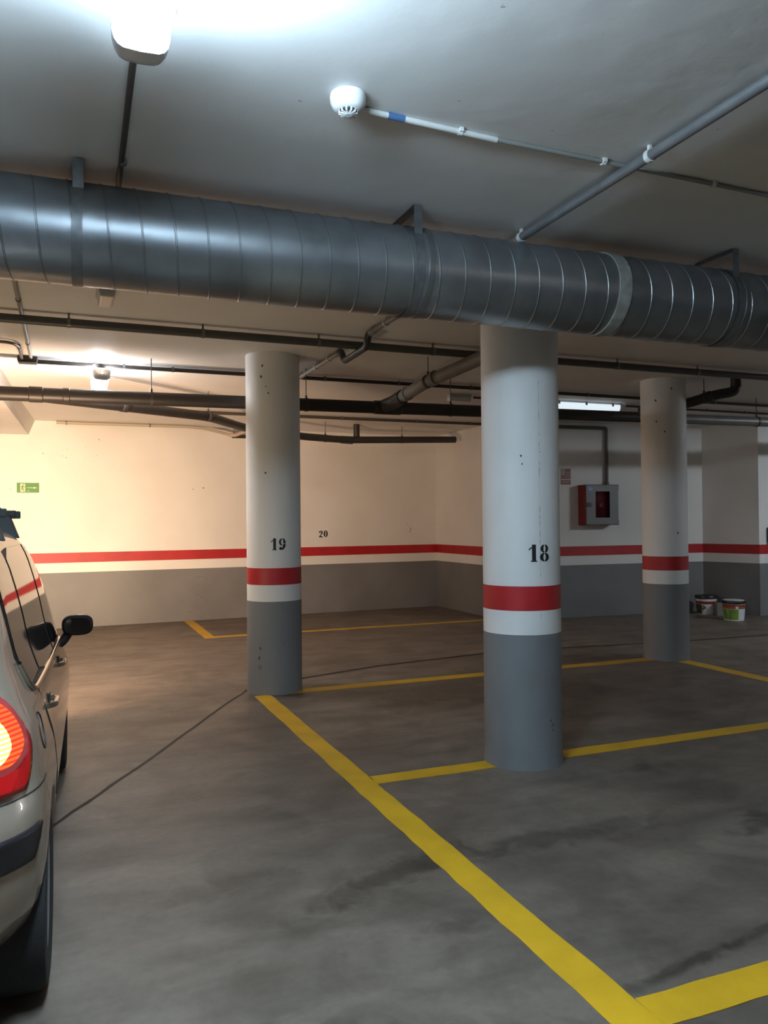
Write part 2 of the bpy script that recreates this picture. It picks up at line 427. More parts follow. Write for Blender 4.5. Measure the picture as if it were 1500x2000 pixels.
def hanger(x):
    t = (x-A.x)/D.x; w = .022
    # strap: screwed flat under the ceiling, legs down both sides and a band round the duct
    zc = ZC-A.z-.0005; m = MB()
    c = dp(t, 0, 0)
    path = []
    yn, yf = c.y-.165, c.y+.13
    prof = [(yf+.04, c.z+math.sqrt(max(0, (R+.006)**2-(.17)**2)))]
    pts = [(c.y+.17, c.z+.145), (c.y+.125, zc-.004), (c.y-.17, zc-.004), (c.y-.175, c.z+.14)]
    pr = []
    for q in range(len(pts)-1):
        for s_ in range(4):
            f = s_/4; pr.append((pts[q][0]*(1-f)+pts[q+1][0]*f, pts[q][1]*(1-f)+pts[q+1][1]*f))
    pr.append(pts[-1])
    for th in (.0, .0035):
        m.grid([[(c.x-w, y, z-th) for y, z in pr], [(c.x+w, y, z-th) for y, z in pr]], smooth=False)
    m.grid([[dp(t+s_, 2*PI*j/n, R+.0045) for j in range(n)] for s_ in (-w, w)], close=True)
    m.build('hanger_strap', M['galvdark'], duct, fix=False)['label'] = 'flat steel hanger strap'
for x in (.05, 1.60, 3.57, 5.6): hanger(x)

# ------------------------------------------------------------------ pipes
def pipe(name, pts, r, m, label, cat, clamps=(), clamp_m=None, fil=.06, fittings=(), rods=(), group=None, clamp_kind='strap'):
    """pts in world coordinates; clamps = points on the pipe held to the ceiling; rods = points hung by a threaded rod"""
    o = Vector(pts[0]); root = empty(name, o); tag(root, label, cat, group)
    loc = [Vector(p)-o for p in pts]
    MB().tube(fillet(loc, fil) if len(loc) > 2 else loc, r).build('pipe_run', m, root)
    cm = clamp_m or M['galvdark']
    for (p, d) in clamps:
        p = Vector(p)-o; d = Vector(d).normalized(); q = MB()
        q.tube([p-d*.012, p+d*.012], r+.004, 16)
        top = ZC-.001-o.z
        if top-p.z > r: q.box((p.x-.007, p.y-.007, p.z+r*.8), (p.x+.007, p.y+.007, top))
        q.build('pipe_clamp', cm, root)
    for (p, d, l, k_) in fittings:
        p = Vector(p)-o; d = Vector(d).normalized()
        MB().tube([p-d*l/2, p-d*(l/2-.006), p+d*(l/2-.006), p+d*l/2], r*k_, 20, radii=[r*1.01, r*k_, r*k_, r*1.01]).build('coupling', m, root)
    for (p, d) in rods:
        p = Vector(p)-o; d = Vector(d).normalized(); q = MB()
        q.tube([(p.x, p.y, p.z+r), (p.x, p.y, ZC-.001-o.z)], .0045, 8)
        q.tube([p-d*.014, p+d*.014], r+.005, 20)
        q.tube([(p.x, p.y, p.z+r), (p.x, p.y, p.z+r+.03)], .011, 8)
        q.build('hanger_rod', M['rod'], root)
    return root
X = (1,0,0); Y = (0,1,0)
# pressure pipe under the ceiling between duct and columns
y1 = 6.24
pipe('water_pipe', [(-5.98, y1, 3.03), (10.5, y1, 3.03)], .033, M['pvc'], 'straight grey pipe clipped along the ceiling just behind the ventilation duct', 'pipe',
     clamps=[((x, y1, 3.03), X) for x in (.02, .99, 1.93, 2.97, 4.93, 5.92, 7.4)])
# rear conduit run
y2 = 8.03
pipe('cable_conduit', [(-.30, y2, 3.07), (10.5, y2, 3.07)], .02, M['condu'], 'thin dark conduit on the ceiling leading right from the junction box', 'conduit',
     clamps=[((x, y2, 3.07), X) for x in (.25, .52, .98, 1.75, 2.55, 3.4, 4.3, 5.9, 6.7, 7.9)])
y3 = 8.68
pipe('cable_conduit', [(4.68, y3, 3.075), (5.7, y3, 3.075)], .014, M['condu'], 'short thin conduit between the unlit emergency light and the lit tube light', 'conduit')
pipe('cable_conduit', [(7.0, y3, 3.075), (10.5, y3, 3.075)], .014, M['condu'], 'thin ceiling conduit leading right from the lit tube light', 'conduit',
     clamps=[((x, y3, 3.075), X) for x in (7.7, 8.4, 9.1)])
pipe('cable_conduit', [(1.6, 11.0, 3.07), (6.27, 11.0, 3.07)], .021, M['condu'], 'dark conduit on the ceiling near the back wall corner', 'conduit',
     clamps=[((x, 11.0, 3.07), X) for x in (2.6, 3.75, 4.95, 5.85)])
# big drain pipe
def bz(x): return 2.712+.0095*x
yb = 7.68
zz = lambda x: (x, yb, bz(x))
pipe('drain_pipe', [zz(-5.98), zz(6.75)], .064, M['pvcdark'], 'long thick dark drain pipe hung on rods across the back of the bays', 'pipe',
     fittings=[(zz(-.25), X, .12, 1.12), (zz(.0), X, .06, 1.1), (zz(3.12), X, .3, 1.12)],
     rods=[(zz(x), X) for x in (.74, 2.24, 3.86)])
pipe('drain_pipe', [zz(6.752), zz(11)], .062, M['litpipe'] if 'litpipe' in M else M['pvclight'], 'lit end of the thick drain pipe, its light painted in as lighter grey, right of the unnumbered column', 'pipe',  # same dark pipe; the light falling on this end is painted as lighter grey
     rods=[(zz(8.25), X)])
# branch that leaves it towards the back corner
br = [(-.35, 7.72, 2.715), (1.545, 9.371, 2.80), (2.25, 10.75, 2.85), (3.26, 11.42, 2.832), (4.1, 11.80, 2.842), (6.10, 11.985, 2.925)]
pipe('drain_pipe', br, .055, M['pvcdark'], 'dark branch drain running slantwise to an open end in the back corner', 'pipe', fil=.25,
     fittings=[((.55, 8.5, 2.755), (1.9, 1.65, .08), .1, 1.1), ((4.1, 11.80, 2.842), (1, .3, 0), .22, 1.12)],
     rods=[((1.545, 9.371, 2.80), (1, .9, 0)), ((3.69, 11.62, 2.838), (1, .4, 0)), ((5.09, 11.90, 2.885), X)])
pipe('drain_stub', [(4.28, 11.84, 2.88), (4.28, 11.84, 3.099)], .05, M['pvcdark'], 'short dark upright stub between branch drain and ceiling, near the number 20', 'pipe')
# inclined branch with Y fitting
iv = [(3.125, 7.60, 2.770), (3.16, 6.80, 2.862), (3.27, 5.95, 2.93), (3.36, 5.30, 2.99), (3.38, 5.2, 3.099)]
pipe('inclined_pipe', iv, .06, M['pvclight'], 'thick grey inclined pipe joining the long drain pipe beside column 18', 'pipe', fil=.08,
     fittings=[((3.142, 7.2, 2.816), (0, -1, .1), .06, 1.15), ((3.165, 6.62, 2.878), (.1, -1, .08), .05, 1.1)],
     rods=[((3.16, 6.75, 2.866), (.1, -1, .08))])
MB().tube([(3.06, 7.70, 2.745), (3.128, 7.56, 2.775), (3.138, 7.30, 2.805)], .072, 20).build('branch_fitting', M['pvcdark'], None)
bf = bpy.data.objects['branch_fitting']; ip = bpy.data.objects['inclined_pipe']; bf.parent = ip; bf.location = -Vector(iv[0])
# right elbow pipe
ev = [(6.20, 7.45, 2.80), (6.45, 6.98, 2.84), (6.66, 6.76, 2.915), (6.86, 6.66, 2.95), (6.86, 6.66, 3.099)]
pipe('elbow_pipe', ev, .056, M['pvcdark'], 'dark grey elbow pipe dropping from the ceiling behind the unnumbered column', 'pipe', fil=.09,
     fittings=[((6.62, 6.80, 2.90), (.2, -.22, .075), .06, 1.12)], rods=[((6.58, 6.84, 2.885), (.2, -.22, .075))])
# pipe running front to back, dipping under the water pipe
tr = [(2.25, -1.0, 3.0555), (2.25, 5.93, 3.0555), (2.25, 5.96, 2.955), (2.25, 6.52, 2.945), (2.25, 6.60, 3.0555), (2.25, 7.98, 3.0555)]
pipe('cross_pipe', tr, .0225, M['zinc'], 'grey pipe running front to back on the ceiling, dipping under the water pipe', 'pipe', fil=.045,
     clamps=[((2.25, y_, 3.0555), Y) for y_ in (.9, 2.62, 3.62, 5.55, 6.95, 7.35, 7.9)], clamp_m=M['condwhite'],
     fittings=[((2.25, 5.83, 3.0555), Y, .1, 1.3), ((2.25, 6.7, 3.0555), Y, .1, 1.3), ((2.25, 5.25, 3.0555), Y, .12, 1.3)])
MB().tube(fillet([(0, 6.83, 0), (0, 6.93, 0), (0, 6.96, -.095), (0, 7.52, -.105), (0, 7.60, 0), (0, 7.72, 0)], .045), .0285, 16).build('dip_fitting', M['pvcdark'], bpy.data.objects['cross_pipe'])
# cream conduit on the left of the back wall with the pinkish elbow
cy = 12.72
pipe('cream_conduit', [(-.14, cy, 3.07), (1.75, cy, 3.075), (2.02, cy, 3.06), (2.46, cy, 2.965)], .023, M['cream'], 'thin cream conduit high on the left back wall', 'conduit', fil=.1,
     clamps=[((.0, cy, 3.07), X), ((1.2, cy, 3.073), X)])
pipe('conduit_elbow', [(2.42, cy-.06, 2.96), (2.5, cy-.1, 2.95), (2.72, cy-.16, 3.04)], .03, M['pink'], 'pinkish plastic elbow at the end of the cream conduit', 'elbow', fil=.03)
pipe('cable_conduit', [(2.47, cy, 2.945), (3.0, cy, 2.945)], .028, M['pvcdark'], 'short dark pipe beyond the pinkish elbow, ending behind column 19', 'conduit',
     clamps=[((2.5, cy, 2.945), X)])
# left side conduits and box
pipe('cable_conduit', [(-.30, 3.0, 3.083), (-.30, 7.92, 3.083)], .014, M['condpaint'], 'light conduit running front to back from under the duct to the junction box', 'conduit',
     clamps=[((-.30, 5.9, 3.083), Y), ((-.30, 7.3, 3.083), Y)], clamp_m=M['condu'])
pipe('cable_conduit', [(-5.98, 7.20, 3.07), (-.42, 7.25, 3.07), (-.375, 7.40, 3.07), (-.375, 7.92, 3.07)], .013, M['condu'], 'bent dark conduit entering the junction box from the left', 'conduit',
     clamps=[((-.375, 7.45, 3.07), Y)], fil=.08)
jb = empty('junction_box', (-.33, 8.0, ZC)); tag(jb, 'small square junction box on the ceiling at the left', 'junction box')
MB().box((-.085, -.07, -.045), (.085, .07, 0)).build('box_body', M['condu'], jb, .006)
MB().box((-.078, -.063, -.056), (.078, .063, -.045)).build('box_lid', M['condu'], jb, .004)
# conduit of the near tube light
pipe('cable_conduit', [(.205, 2.30, 3.082), (.245, 5.36, 3.082)], .012, M['condu'], 'thin grey conduit linking the near tube light to the small emergency light', 'conduit',
     clamps=[((.228, 3.5, 3.082), Y)])

# ------------------------------------------------------------------ smoke detector and its conduit
sd = empty('smoke_detector', (.955, 2.70, ZC)); tag(sd, 'white smoke detector dome on the ceiling in front of the duct', 'smoke detector')
MB().lathe([(0, 0), (.064, -.0005), (.066, -.012), (.064, -.03), (.056, -.047), (.045, -.056), (.032, -.059), (0, -.059)], n=48).build('base_dome', M['plastic'], sd)
MB().lathe([(.034, -.058), (.034, -.064), (.030, -.067), (0, -.067)], n=36).build('sensor_core', M['slot'], sd)
m = MB()
for i in range(12):
    a = 2*PI*i/12; c, s_ = math.cos(a), math.sin(a)
    m.add([(.012*c-.003*s_, .012*s_+.003*c, -.058), (.036*c-.003*s_, .036*s_+.003*c, -.057), (.036*c+.003*s_, .036*s_-.003*c, -.057), (.012*c+.003*s_, .012*s_-.003*c, -.058),
           (.012*c-.003*s_, .012*s_+.003*c, -.074), (.034*c-.003*s_, .034*s_+.003*c, -.070), (.034*c+.003*s_, .034*s_-.003*c, -.070), (.012*c+.003*s_, .012*s_-.003*c, -.074)],
          [(0,1,2,3), (4,5,6,7), (0,1,5,4), (1,2,6,5), (2,3,7,6), (3,0,4,7)])
m.lathe([(0, -.0745), (.014, -.0745), (.014, -.071), (0, -.071)], n=20)
m.build('sensor_vents', M['plastic'], sd)
dc = empty('detector_conduit', (1.02, 2.755, 3.0885)); tag(dc, 'white conduit with a blue mark leading right from the smoke detector', 'conduit')
MB().tube([(0, 0, 0), (.60, .03, 0)], .0115).build('pipe_run', M['condwhite'], dc)
MB().tube([(.595, .0297, .001), (2.2, .06, .002), (4.4, .10, .002)], .0095).build('pipe_extension', M['condpaint'], dc)['label'] = 'duller grey extension'
MB().tube([(.115, .0057, 0), (.185, .0092, 0)], .0125).build('tape_mark', M['blue'], dc)['label'] = 'blue printed mark'
for x in (.43, 1.13, 1.75, 2.4):
    y_ = .03*min(1, x/.6)+max(0, x-.6)*.0185
    MB().tube([(x-.009, y_, -.001), (x+.009, y_, -.001)], .0135, 12).box((x-.008, y_-.02, -.006), (x+.008, y_+.016, .0105)).build('conduit_clip', M['condwhite'], dc)

# ------------------------------------------------------------------ lights
def emit(name, col, s, base=(.8, .8, .8)):
    m, n_, b = nt(name)
    b.inputs['Base Color'].default_value = (*base, 1); b.inputs['Emission Color'].default_value = (*col, 1); b.inputs['Emission Strength'].default_value = s
    return m
COOL = (.64, .84, 1.0)
M['tube_on'] = emit('lit diffuser', (.82, .92, 1.0), 50)
M['tube_near'] = emit('lit diffuser near', (.60, .82, 1.0), 74)
M['tube_mid'] = emit('lit diffuser rear', (1.0, .93, .84), 12)
M['tube_warm'] = emit('lit warm diffuser', (.95, .97, 1.0), 38)
M['tube_weak'] = emit('weak diffuser', (.80, .92, 1.0), .32)
M['tube_dim'] = emit('lit diffuser far', (.80, .92, 1.0), 12)
M['endcap'] = mat('clear diffuser end', (.72, .76, .80), .25)
M['emer'] = mat('emergency light lens', (.55, .52, .47), .3)
def luminaire(loc, rz, label, m_on, stem=0, L=1.2):
    """weatherproof twin-tube light, long axis local y, hung under the ceiling"""
    t = empty('tube_light', loc, rz); tag(t, label, 'ceiling light', 'weatherproof tube lights on the ceiling')
    def sec(w, zt, zb, k=10):
        out = []
        for i in range(k+1):
            c_, s_ = math.cos(PI+PI*i/k), abs(math.sin(PI*i/k))
            out.append((w*math.copysign(abs(c_)**.45, c_), zt+(zb-zt)*s_**.6))
        return out
    def shell(y0, y1, w, zt, zb, name, m, taper=0.0):
        q = MB(); rows = []
        ys = [y0, y0+.012, y1-.012, y1]; sc = [.86, 1, 1, .86]
        for yy, s_ in zip(ys, sc): rows.append([(x*s_, yy, zt+(z-zt)*s_) for x, z in sec(w, zt, zb)])
        q.grid(rows)
        q.f.append(tuple(range(11))); q.smooth.append(False); q.f.append(tuple(range(33, 44))); q.smooth.append(False)
        return q.build(name, m, t)
    h = L/2
    MB().box((-.055, -h, -.04), (.055, h, 0)).build('housing', M['plasticgrey'], t, .008)
    shell(-h+.05, h-.05, .076, -.030, -.110, 'diffuser', m_on)
    for s_ in (-1, 1):
        q = MB(); rows = []
        for d_, sx, sz in ((-.055, 1, 1), (-.02, 1, 1), (0, .97, .97), (.025, .88, .90), (.045, .70, .78), (.058, .42, .62), (.062, .08, .5)):
            rows.append([(x*sx, s_*(h+d_), -.026+(z+.026)*sz) for x, z in sec(.080, -.026, -.112)])
        q.grid(rows); q.f.append(tuple(range(11))); q.smooth.append(False)
        q.build('end_cap', M['endcap'], t)
    if stem: 
        for yy in ((-.3*L, .3*L) if L > 1 else (0,)): MB().tube([(0, yy, 0), (0, yy, stem)], .012, 12).build('hanger_stem', M['condu'], t)
    for s_ in (-1, 1):
        for yy in (-.35*L, .0, .35*L):
            MB().box((s_*.079-.005, yy-.015, -.055), (s_*.079+.005, yy+.015, -.015)).build('clip', M['steel'], t)
    return t
luminaire((.200, 1.75, ZC-.115), 0, 'bright tube light on the ceiling at the top left, nearest the camera', M['tube_near'], .115)
luminaire((.31, 8.20, ZC-.085), 0, 'lit tube light hanging end-on above the drain pipe, left of column 19', M['tube_warm'], .085, .74)
luminaire((6.30, 8.68, ZC), PI/2, 'lit tube light seen sideways between column 18 and the unnumbered column', M['tube_weak'])
luminaire((10.7, 5.3, ZC), PI/2, 'tube light on the ceiling out to the right of the bays', M['tube_on'])
luminaire((-3.6, 2.2, ZC), 0, 'tube light on the ceiling to the left beyond the car', M['tube_dim'])
luminaire((4.8, -2.6, ZC), 0, 'tube light on the ceiling behind the viewer', M['tube_mid'])
def emergency(loc, rz, label):
    t = empty('emergency_light', loc, rz); tag(t, label, 'emergency light', 'unlit emergency lights')
    MB().box((-.06, -.15, -.03), (.06, .15, 0)).build('housing', M['plasticgrey'], t, .01)
    MB().prism([(-.055, -.028), (.055, -.028), (.042, -.085), (-.042, -.085)], -.145, .145, 'y').build('lens', M['emer'], t, .012)
    return t
emergency((.247, 5.52, ZC), 0, 'small unlit emergency light just under the lower edge of the duct')
emergency((4.48, y3, ZC), PI/2, 'small unlit emergency light on the ceiling just left of column 18')

# ------------------------------------------------------------------ signs, cabinet, buckets
M['signgreen'] = mat('green sign plate', (.035, .20, .018), .4)
M['signcream'] = mat('photoluminescent cream', (.62, .60, .36), .4)
M['signwhite'] = mat('sign white', (.8, .8, .75), .4)
M['signred'] = mat('fire sign red', (.20, .016, .010), .45)
M['signdull'] = mat('fire sign dull corner', (.30, .25, .20), .5)
es = empty('exit_sign', (-.53, by(-.53)-.0005, 2.10)); tag(es, 'green emergency exit sign with running man and arrow on the back wall', 'exit sign')
es.rotation_euler = (0, 0, math.atan(.046))
MB().box((-.15, -.006, -.072), (.15, 0, .072)).build('plate', M['signgreen'], es, .002)
def flat(name, polys, m, parent, y=-.008, d=.0015):
    q = MB()
    for p in polys: q.prism(p, y, y+d, 'y')
    return q.build(name, m, parent)
flat('door_symbol', [[(-.105, -.060), (-.038, -.060), (-.038, .060), (-.105, .060)]], M['signcream'], es)
def limb(pts, w):
    out = []
    for (a, b) in zip(pts[:-1], pts[1:]):
        dx, dy = b[0]-a[0], b[1]-a[1]; l = math.hypot(dx, dy); nx, ny = -dy/l*w, dx/l*w
        out.append([(a[0]+nx, a[1]+ny), (a[0]-nx, a[1]-ny), (b[0]-nx, b[1]-ny), (b[0]+nx, b[1]+ny)])
    return out
head = [[(-.064+.009*math.cos(2*PI*i/12), .043+.009*math.sin(2*PI*i/12)) for i in range(12)]]
flat('running_figure', head + limb([(-.068, .030), (-.078, -.004)], .009) + limb([(-.066, .024), (-.050, .010), (-.044, .018)], .004) + limb([(-.070, .026), (-.090, .020), (-.096, .004)], .004)
     + limb([(-.076, -.004), (-.060, -.022), (-.058, -.050)], .0055) + limb([(-.079, -.004), (-.084, -.030), (-.100, -.036)], .0055), M['signgreen'], es, -.0095)
flat('arrow', [[(-.012, -.004), (.080, -.004), (.080, .004), (-.012, .004)], [(.075, -.014), (.125, 0), (.075, .014)]], M['signcream'], es)
flat('small_mark', [[(-.012, -.050), (.022, -.050), (.022, -.044), (-.012, -.044)]], M['signcream'], es)

fs = empty('fire_sign', (7.345, iy(7.345)-.0005, 2.235)); tag(fs, 'small red fire equipment sign on the wall right of column 18', 'sign')
fs.rotation_euler = (0, 0, math.atan(-.063))
MB().box((-.088, -.004, -.125), (.088, 0, .125)).build('plate', M['signred'], fs, .001)
flat('corner_panel', [[(-.086, .02), (-.012, .02), (-.012, .122), (-.086, .122)]], M['signdull'], fs, -.006)
flat('divider', [[(-.086, -.052), (.086, -.052), (.086, -.042), (-.086, -.042)]], M['signwhite'], fs, -.006)
flat('hose_pictogram', limb([(-.01, -.02), (.02, -.005), (.04, .03), (.05, .06)], .006) + limb([(.015, .05), (.045, .075), (.07, .06)], .006) + limb([(.05, -.03), (.065, .0), (.07, .03)], .005), M['signdull'], fs, -.006)
flat('text_strip', [[(-.065, -.10), (.065, -.10), (.065, -.075), (-.065, -.075)]], M['signdull'], fs, -.006)

M['cabred'] = mat('red cabinet steel', (.20, .012, .010), .38)
M['cabgrey'] = mat('grey door steel', (.155, .16, .152), .5, .1)
M['cabdark'] = mat('dark cabinet edge', (.03, .025, .03), .5)
M['reel'] = mat('red hose reel', (.22, .012, .02), .45)
hc = empty('hose_cabinet', (7.86, iy(7.86)-.0005, 1.465)); tag(hc, 'red fire hose cabinet with grey glazed door on the wall', 'fire cabinet')
hc.rotation_euler = (0, 0, math.atan(-.063))
W2, H2, DP = .295, .635, .215
q = MB()   # open-fronted case
q.box((-W2, -.004, 0), (W2, 0, H2)); q.box((-W2, -DP, 0), (-W2+.012, 0, H2)); q.box((W2-.012, -DP, 0), (W2, 0, H2))
q.box((-W2, -DP, 0), (W2, 0, .012)); q.box((-W2, -DP, H2-.012), (W2, 0, H2))
q.build('case', M['cabred'], hc)
wx0, wx1, wz0, wz1 = -.125, .135, .115, .530
q = MB(); y0_, y1_ = -DP-.016, -DP-.002
q.box((-W2+.004, y0_, .012), (wx0, y1_, H2-.012)); q.box((wx1, y0_, .012), (W2-.004, y1_, H2-.012)); q.box((wx0, y0_, .012), (wx1, y1_, wz0)); q.box((wx0, y0_, wz1), (wx1, y1_, H2-.012))
door = q.build('door', M['cabgrey'], hc)
q = MB(); e = .004
q.box((-W2-e, y0_+.002, H2-.012), (W2+e, y1_, H2+.002)); q.box((W2-.006, y0_+.002, H2-.09), (W2+e, y1_, H2))
q.build('door_edge', M['cabdark'], hc)
MB().box((-W2-e, y0_+.002, -.002), (W2+e, y1_, .012)).box((W2-.006, y0_+.002, 0), (W2+e, y1_, .08)).build('door_edge', M['cabdark'], hc)
mg, n_, b = nt('tinted pane'); b.inputs['Base Color'].default_value = (.55, .38, .42, 1); b.inputs['Roughness'].default_value = .06; b.inputs['Transmission Weight'].default_value = 1.0; b.inputs['IOR'].default_value = 1.05
MB().box((wx0, y0_+.004, wz0), (wx1, y0_+.008, wz1)).build('door_pane', mg, door)
MB().box((-.285, y0_-.010, .285), (-.205, y0_, .355)).build('latch', M['cabdark'], door, .003)
st = MB(); st.lathe([(0, -.002), (.046, -.002), (.046, 0), (0, 0)], c=(-.215, y0_, .56), n=28, axis='y'); st.build('round_sticker', mat('blue sticker', (.06, .10, .42), .4), door)
flat('sticker_mark', [[(-.245, .552), (-.188, .558), (-.186, .566), (-.243, .561)], [(-.24, .574), (-.21, .582), (-.20, .590), (-.23, .586)]], M['signwhite'], door, y0_-.0035)
MB().lathe([(.03, -.17), (.24, -.17), (.24, -.155), (.1, -.15), (.1, -.06), (.24, -.055), (.24, -.04), (.03, -.04)], c=(0, 0, .32), n=40, axis='y').build('hose_reel', M['reel'], hc)
MB().box((-.028, -.20, .285), (.028, -.172, .345)).build('hose_nozzle', M['signwhite'], hc, .004)
# its supply pipe
def wy(x, d=.04): return iy(x)-d
pipe('supply_pipe', [(6.6, wy(6.6), 3.02), (8.07, wy(8.07), 3.02), (8.07, wy(8.07), 2.104)], .027, M['pvc'], 'grey supply pipe running along the wall top and down to the hose cabinet', 'pipe', fil=.03,
     fittings=[((8.07, wy(8.07), 2.13), (0, 0, 1), .05, 1.3)])

M['bucketwhite'] = mat('white bucket plastic', (.70, .70, .68), .35)
M['bucketrim'] = mat('black bucket lid', (.012, .010, .012), .35)
M['labelgreen'] = mat('green label', (.16, .30, .04), .4, noise=.3, nscale=9)
M['labelwhite'] = mat('white label', (.66, .70, .72), .4)
M['labelorange'] = mat('orange label band', (.36, .10, .035), .4, noise=.25, nscale=10)
M['labelred'] = mat('dark red label band', (.25, .03, .02), .4)
M['leaf'] = mat('dark leaf print', (.05, .05, .02), .5)
def bucket(loc, label, lidtop, a_face):
    t = empty('paint_bucket', loc); tag(t, label, 'bucket', 'paint buckets by the right wall')
    rz = lambda z: .142+.022*z/.27
    MB().lathe([(0, .004), (.136, .004), (.140, 0), (rz(0), .006), (rz(.25), .25), (0, .25)], n=48).build('bucket_body', M['bucketwhite'], t)
    MB().lathe([(0, .296), (.150, .296), (.156, .302), (.172, .302), (.176, .296), (.176, .262), (.168, .256), (.160, .25)], n=48).build('lid_rim', M['bucketrim'], t)
    MB().lathe([(0, .298), (.148, .298), (.152, .304), (.150, .307), (0, .301)], n=48).build('lid_top', lidtop, t)
    def lab(name, a0, a1, z0, z1, m, e=.0015):
        g = []
        for z in (z0, z1): g.append([((rz(z)+e)*math.cos(math.radians(a0+(a1-a0)*i/24)), (rz(z)+e)*math.sin(math.radians(a0+(a1-a0)*i/24)), z) for i in range(25)])
        return MB().grid(g).build(name, m, t, fix=False)
    return t, lab, a_face
fa = -136   # direction from the buckets to the camera side
t, lab, _ = bucket((9.44, 9.27, 0), 'paint bucket with green and white label and white lid, standing in front', M['bucketwhite'], fa)
lab('label', -225, -110, .02, .175, M['labelgreen'])['label'] = 'green label half'
lab('label', -110, -40, .02, .175, M['labelwhite'])['label'] = 'white label half'
lab('label_band', -225, -40, .18, .215, M['labelorange']); lab('label_band', -225, -40, .215, .245, M['labelred']); lab('label_tag', -126, -112, .178, .222, M['bucketwhite'], .003)
for a in (-205, -168): lab('label_rule', a, a+2, .02, .175, M['labelwhite'], .0026)
t, lab, _ = bucket((9.66, 10.06, 0), 'paint bucket with dark lid and leaf-printed label, in the wall corner', M['bucketrim'], fa)
lab('label', -160, -50, .012, .165, M['labelwhite'])['label'] = 'white label'
lab('label', -225, -160, .012, .165, M['leaf'])['label'] = 'dark printed side'
lab('label_band', -225, -50, .17, .215, M['labelred']); lab('label_patch', -190, -135, .215, .25, M['labelwhite'], .002)
# leaf shapes on its label
q = MB()
for (a, z, l, tl) in ((-158, .12, .05, .5), (-150, .10, .06, .15), (-146, .135, .045, -.3), (-152, .07, .04, .9), (-140, .12, .04, -.6)):
    pts = []
    for k_ in range(12):
        u = 2*PI*k_/12; px = l*math.cos(u); pz = l*.16*math.sin(u); px, pz = px*math.cos(tl)-pz*math.sin(tl), px*math.sin(tl)+pz*math.cos(tl)
        aa = math.radians(a)+px*.6/.15; pts.append(((.1555+.0025)*math.cos(aa), (.1555+.0025)*math.sin(aa), z+pz))
    q.add(pts, [tuple(range(12))])
q.build('leaf_print', M['leaf'], t, fix=False)
M['boxgrey'] = mat('dark grey block', (.20, .19, .175), .8, noise=.1, nscale=10)
gb = MB().box((-.09, -.07, 0), (.09, .07, .20)).build('grey_block', M['boxgrey'], None, .006)
gb.location = (9.705, 9.78, .0); gb.rotation_euler = (0, 0, math.radians(-28)); tag(gb, 'plain grey block standing on the floor between the two paint buckets', 'block')
wbx = empty('wall_box', (10.47, 9.466, 1.28)); tag(wbx, 'dark box fixed to the wall at the right edge, above the red stripe', 'wall box')
MB().box((-.125, -.09, -.12), (.125, 0, .12)).build('box_body', mat('dark teal plastic', (.02, .04, .05), .4), wbx, .01)
MB().box((-.11, -.098, -.105), (.11, -.09, .105)).build('box_lid', mat('dark lid', (.03, .05, .06), .4), wbx, .004)

HEAD_W, HEAD_A, HEAD_T, SPILL_W = 230, 42, 6, 320
# ------------------------------------------------------------------ car
# local frame: x right, y forward, z up, origin on the floor under the middle of the car
car = empty('car', (-.835, 4.186, 0), -math.radians(1.15))
tag(car, 'beige silver compact hatchback with its tail light on, at the left edge', 'car')
M['paint'] = mat('champagne metallic paint', (.36, .285, .22), .26, .45, coat=.8)
M['glass'] = mat('dark tinted car glass', (.012, .012, .013), .05, coat=.5)
M['rubber'] = mat('black rubber', (.012, .012, .012), .55)
M['tyre'] = mat('tyre rubber', (.014, .013, .013), .8, bump=.2, bscale=80)
M['trimblack'] = mat('black bumper strip', (.012, .010, .012), .35)
M['chrome'] = mat('chrome strip', (.55, .52, .48), .15, 1.0)
M['rim'] = mat('wheel trim', (.45, .45, .46), .3, .8)
M['under'] = mat('dark underbody', (.01, .01, .01), .9)
def lerp(tab, z):
    if z <= tab[0][0]: return tab[0][1]
    for (a, va), (b, vb) in zip(tab[:-1], tab[1:]):
        if z <= b:
            t = (z-a)/(b-a); t = t*t*(3-2*t) if False else t
            return va+(vb-va)*t
    return tab[-1][1]
HW = [(.18, .74), (.26, .775), (.36, .802), (.5, .818), (.62, .824), (.74, .815), (.84, .795), (.92, .780), (1.0, .762), (1.1, .745), (1.2, .725), (1.3, .700), (1.38, .674), (1.43, .652), (1.465, .628), (1.49, .60), (1.51, .565), (1.53, .49), (1.545, .36), (1.555, .02)]
def tp(y, z):
    """the body narrows a little towards the tail, the glasshouse more so"""
    k = .018+.060*min(1, max(0, (z-.90)/.20)); return 1-k*min(1.2, max(0, (.9-y)/2.3))
YR = [(.18, -1.76), (.26, -1.82), (.36, -1.86), (.5, -1.88), (.62, -1.88), (.70, -1.87), (.76, -1.83), (.86, -1.815), (1.0, -1.77), (1.1, -1.71), (1.2, -1.64), (1.3, -1.56), (1.38, -1.49), (1.43, -1.42), (1.465, -1.34), (1.49, -1.22), (1.51, -1.08), (1.53, -.9), (1.545, -.65), (1.555, -.35)]
YF_ = [(.18, 1.80), (.26, 1.85), (.4, 1.88), (.55, 1.87), (.65, 1.82), (.74, 1.72), (.82, 1.52), (.88, 1.33), (.93, 1.18), (.96, 1.10), (1.0, 1.04), (1.1, .92), (1.2, .80), (1.3, .67), (1.38, .55), (1.43, .46), (1.465, .36), (1.49, .25), (1.51, .12), (1.53, .0), (1.545, -.12), (1.555, -.3)]
AR = [(.18, .42), (.6, .46), (.8, .44), (1.0, .42), (1.3, .40), (1.45, .36), (1.555, .2)]
AF = [(.18, .6), (.6, .7), (.82, .75), (.95, .62), (1.1, .45), (1.4, .36), (1.555, .2)]
NR, NF = 2.6, 2.5
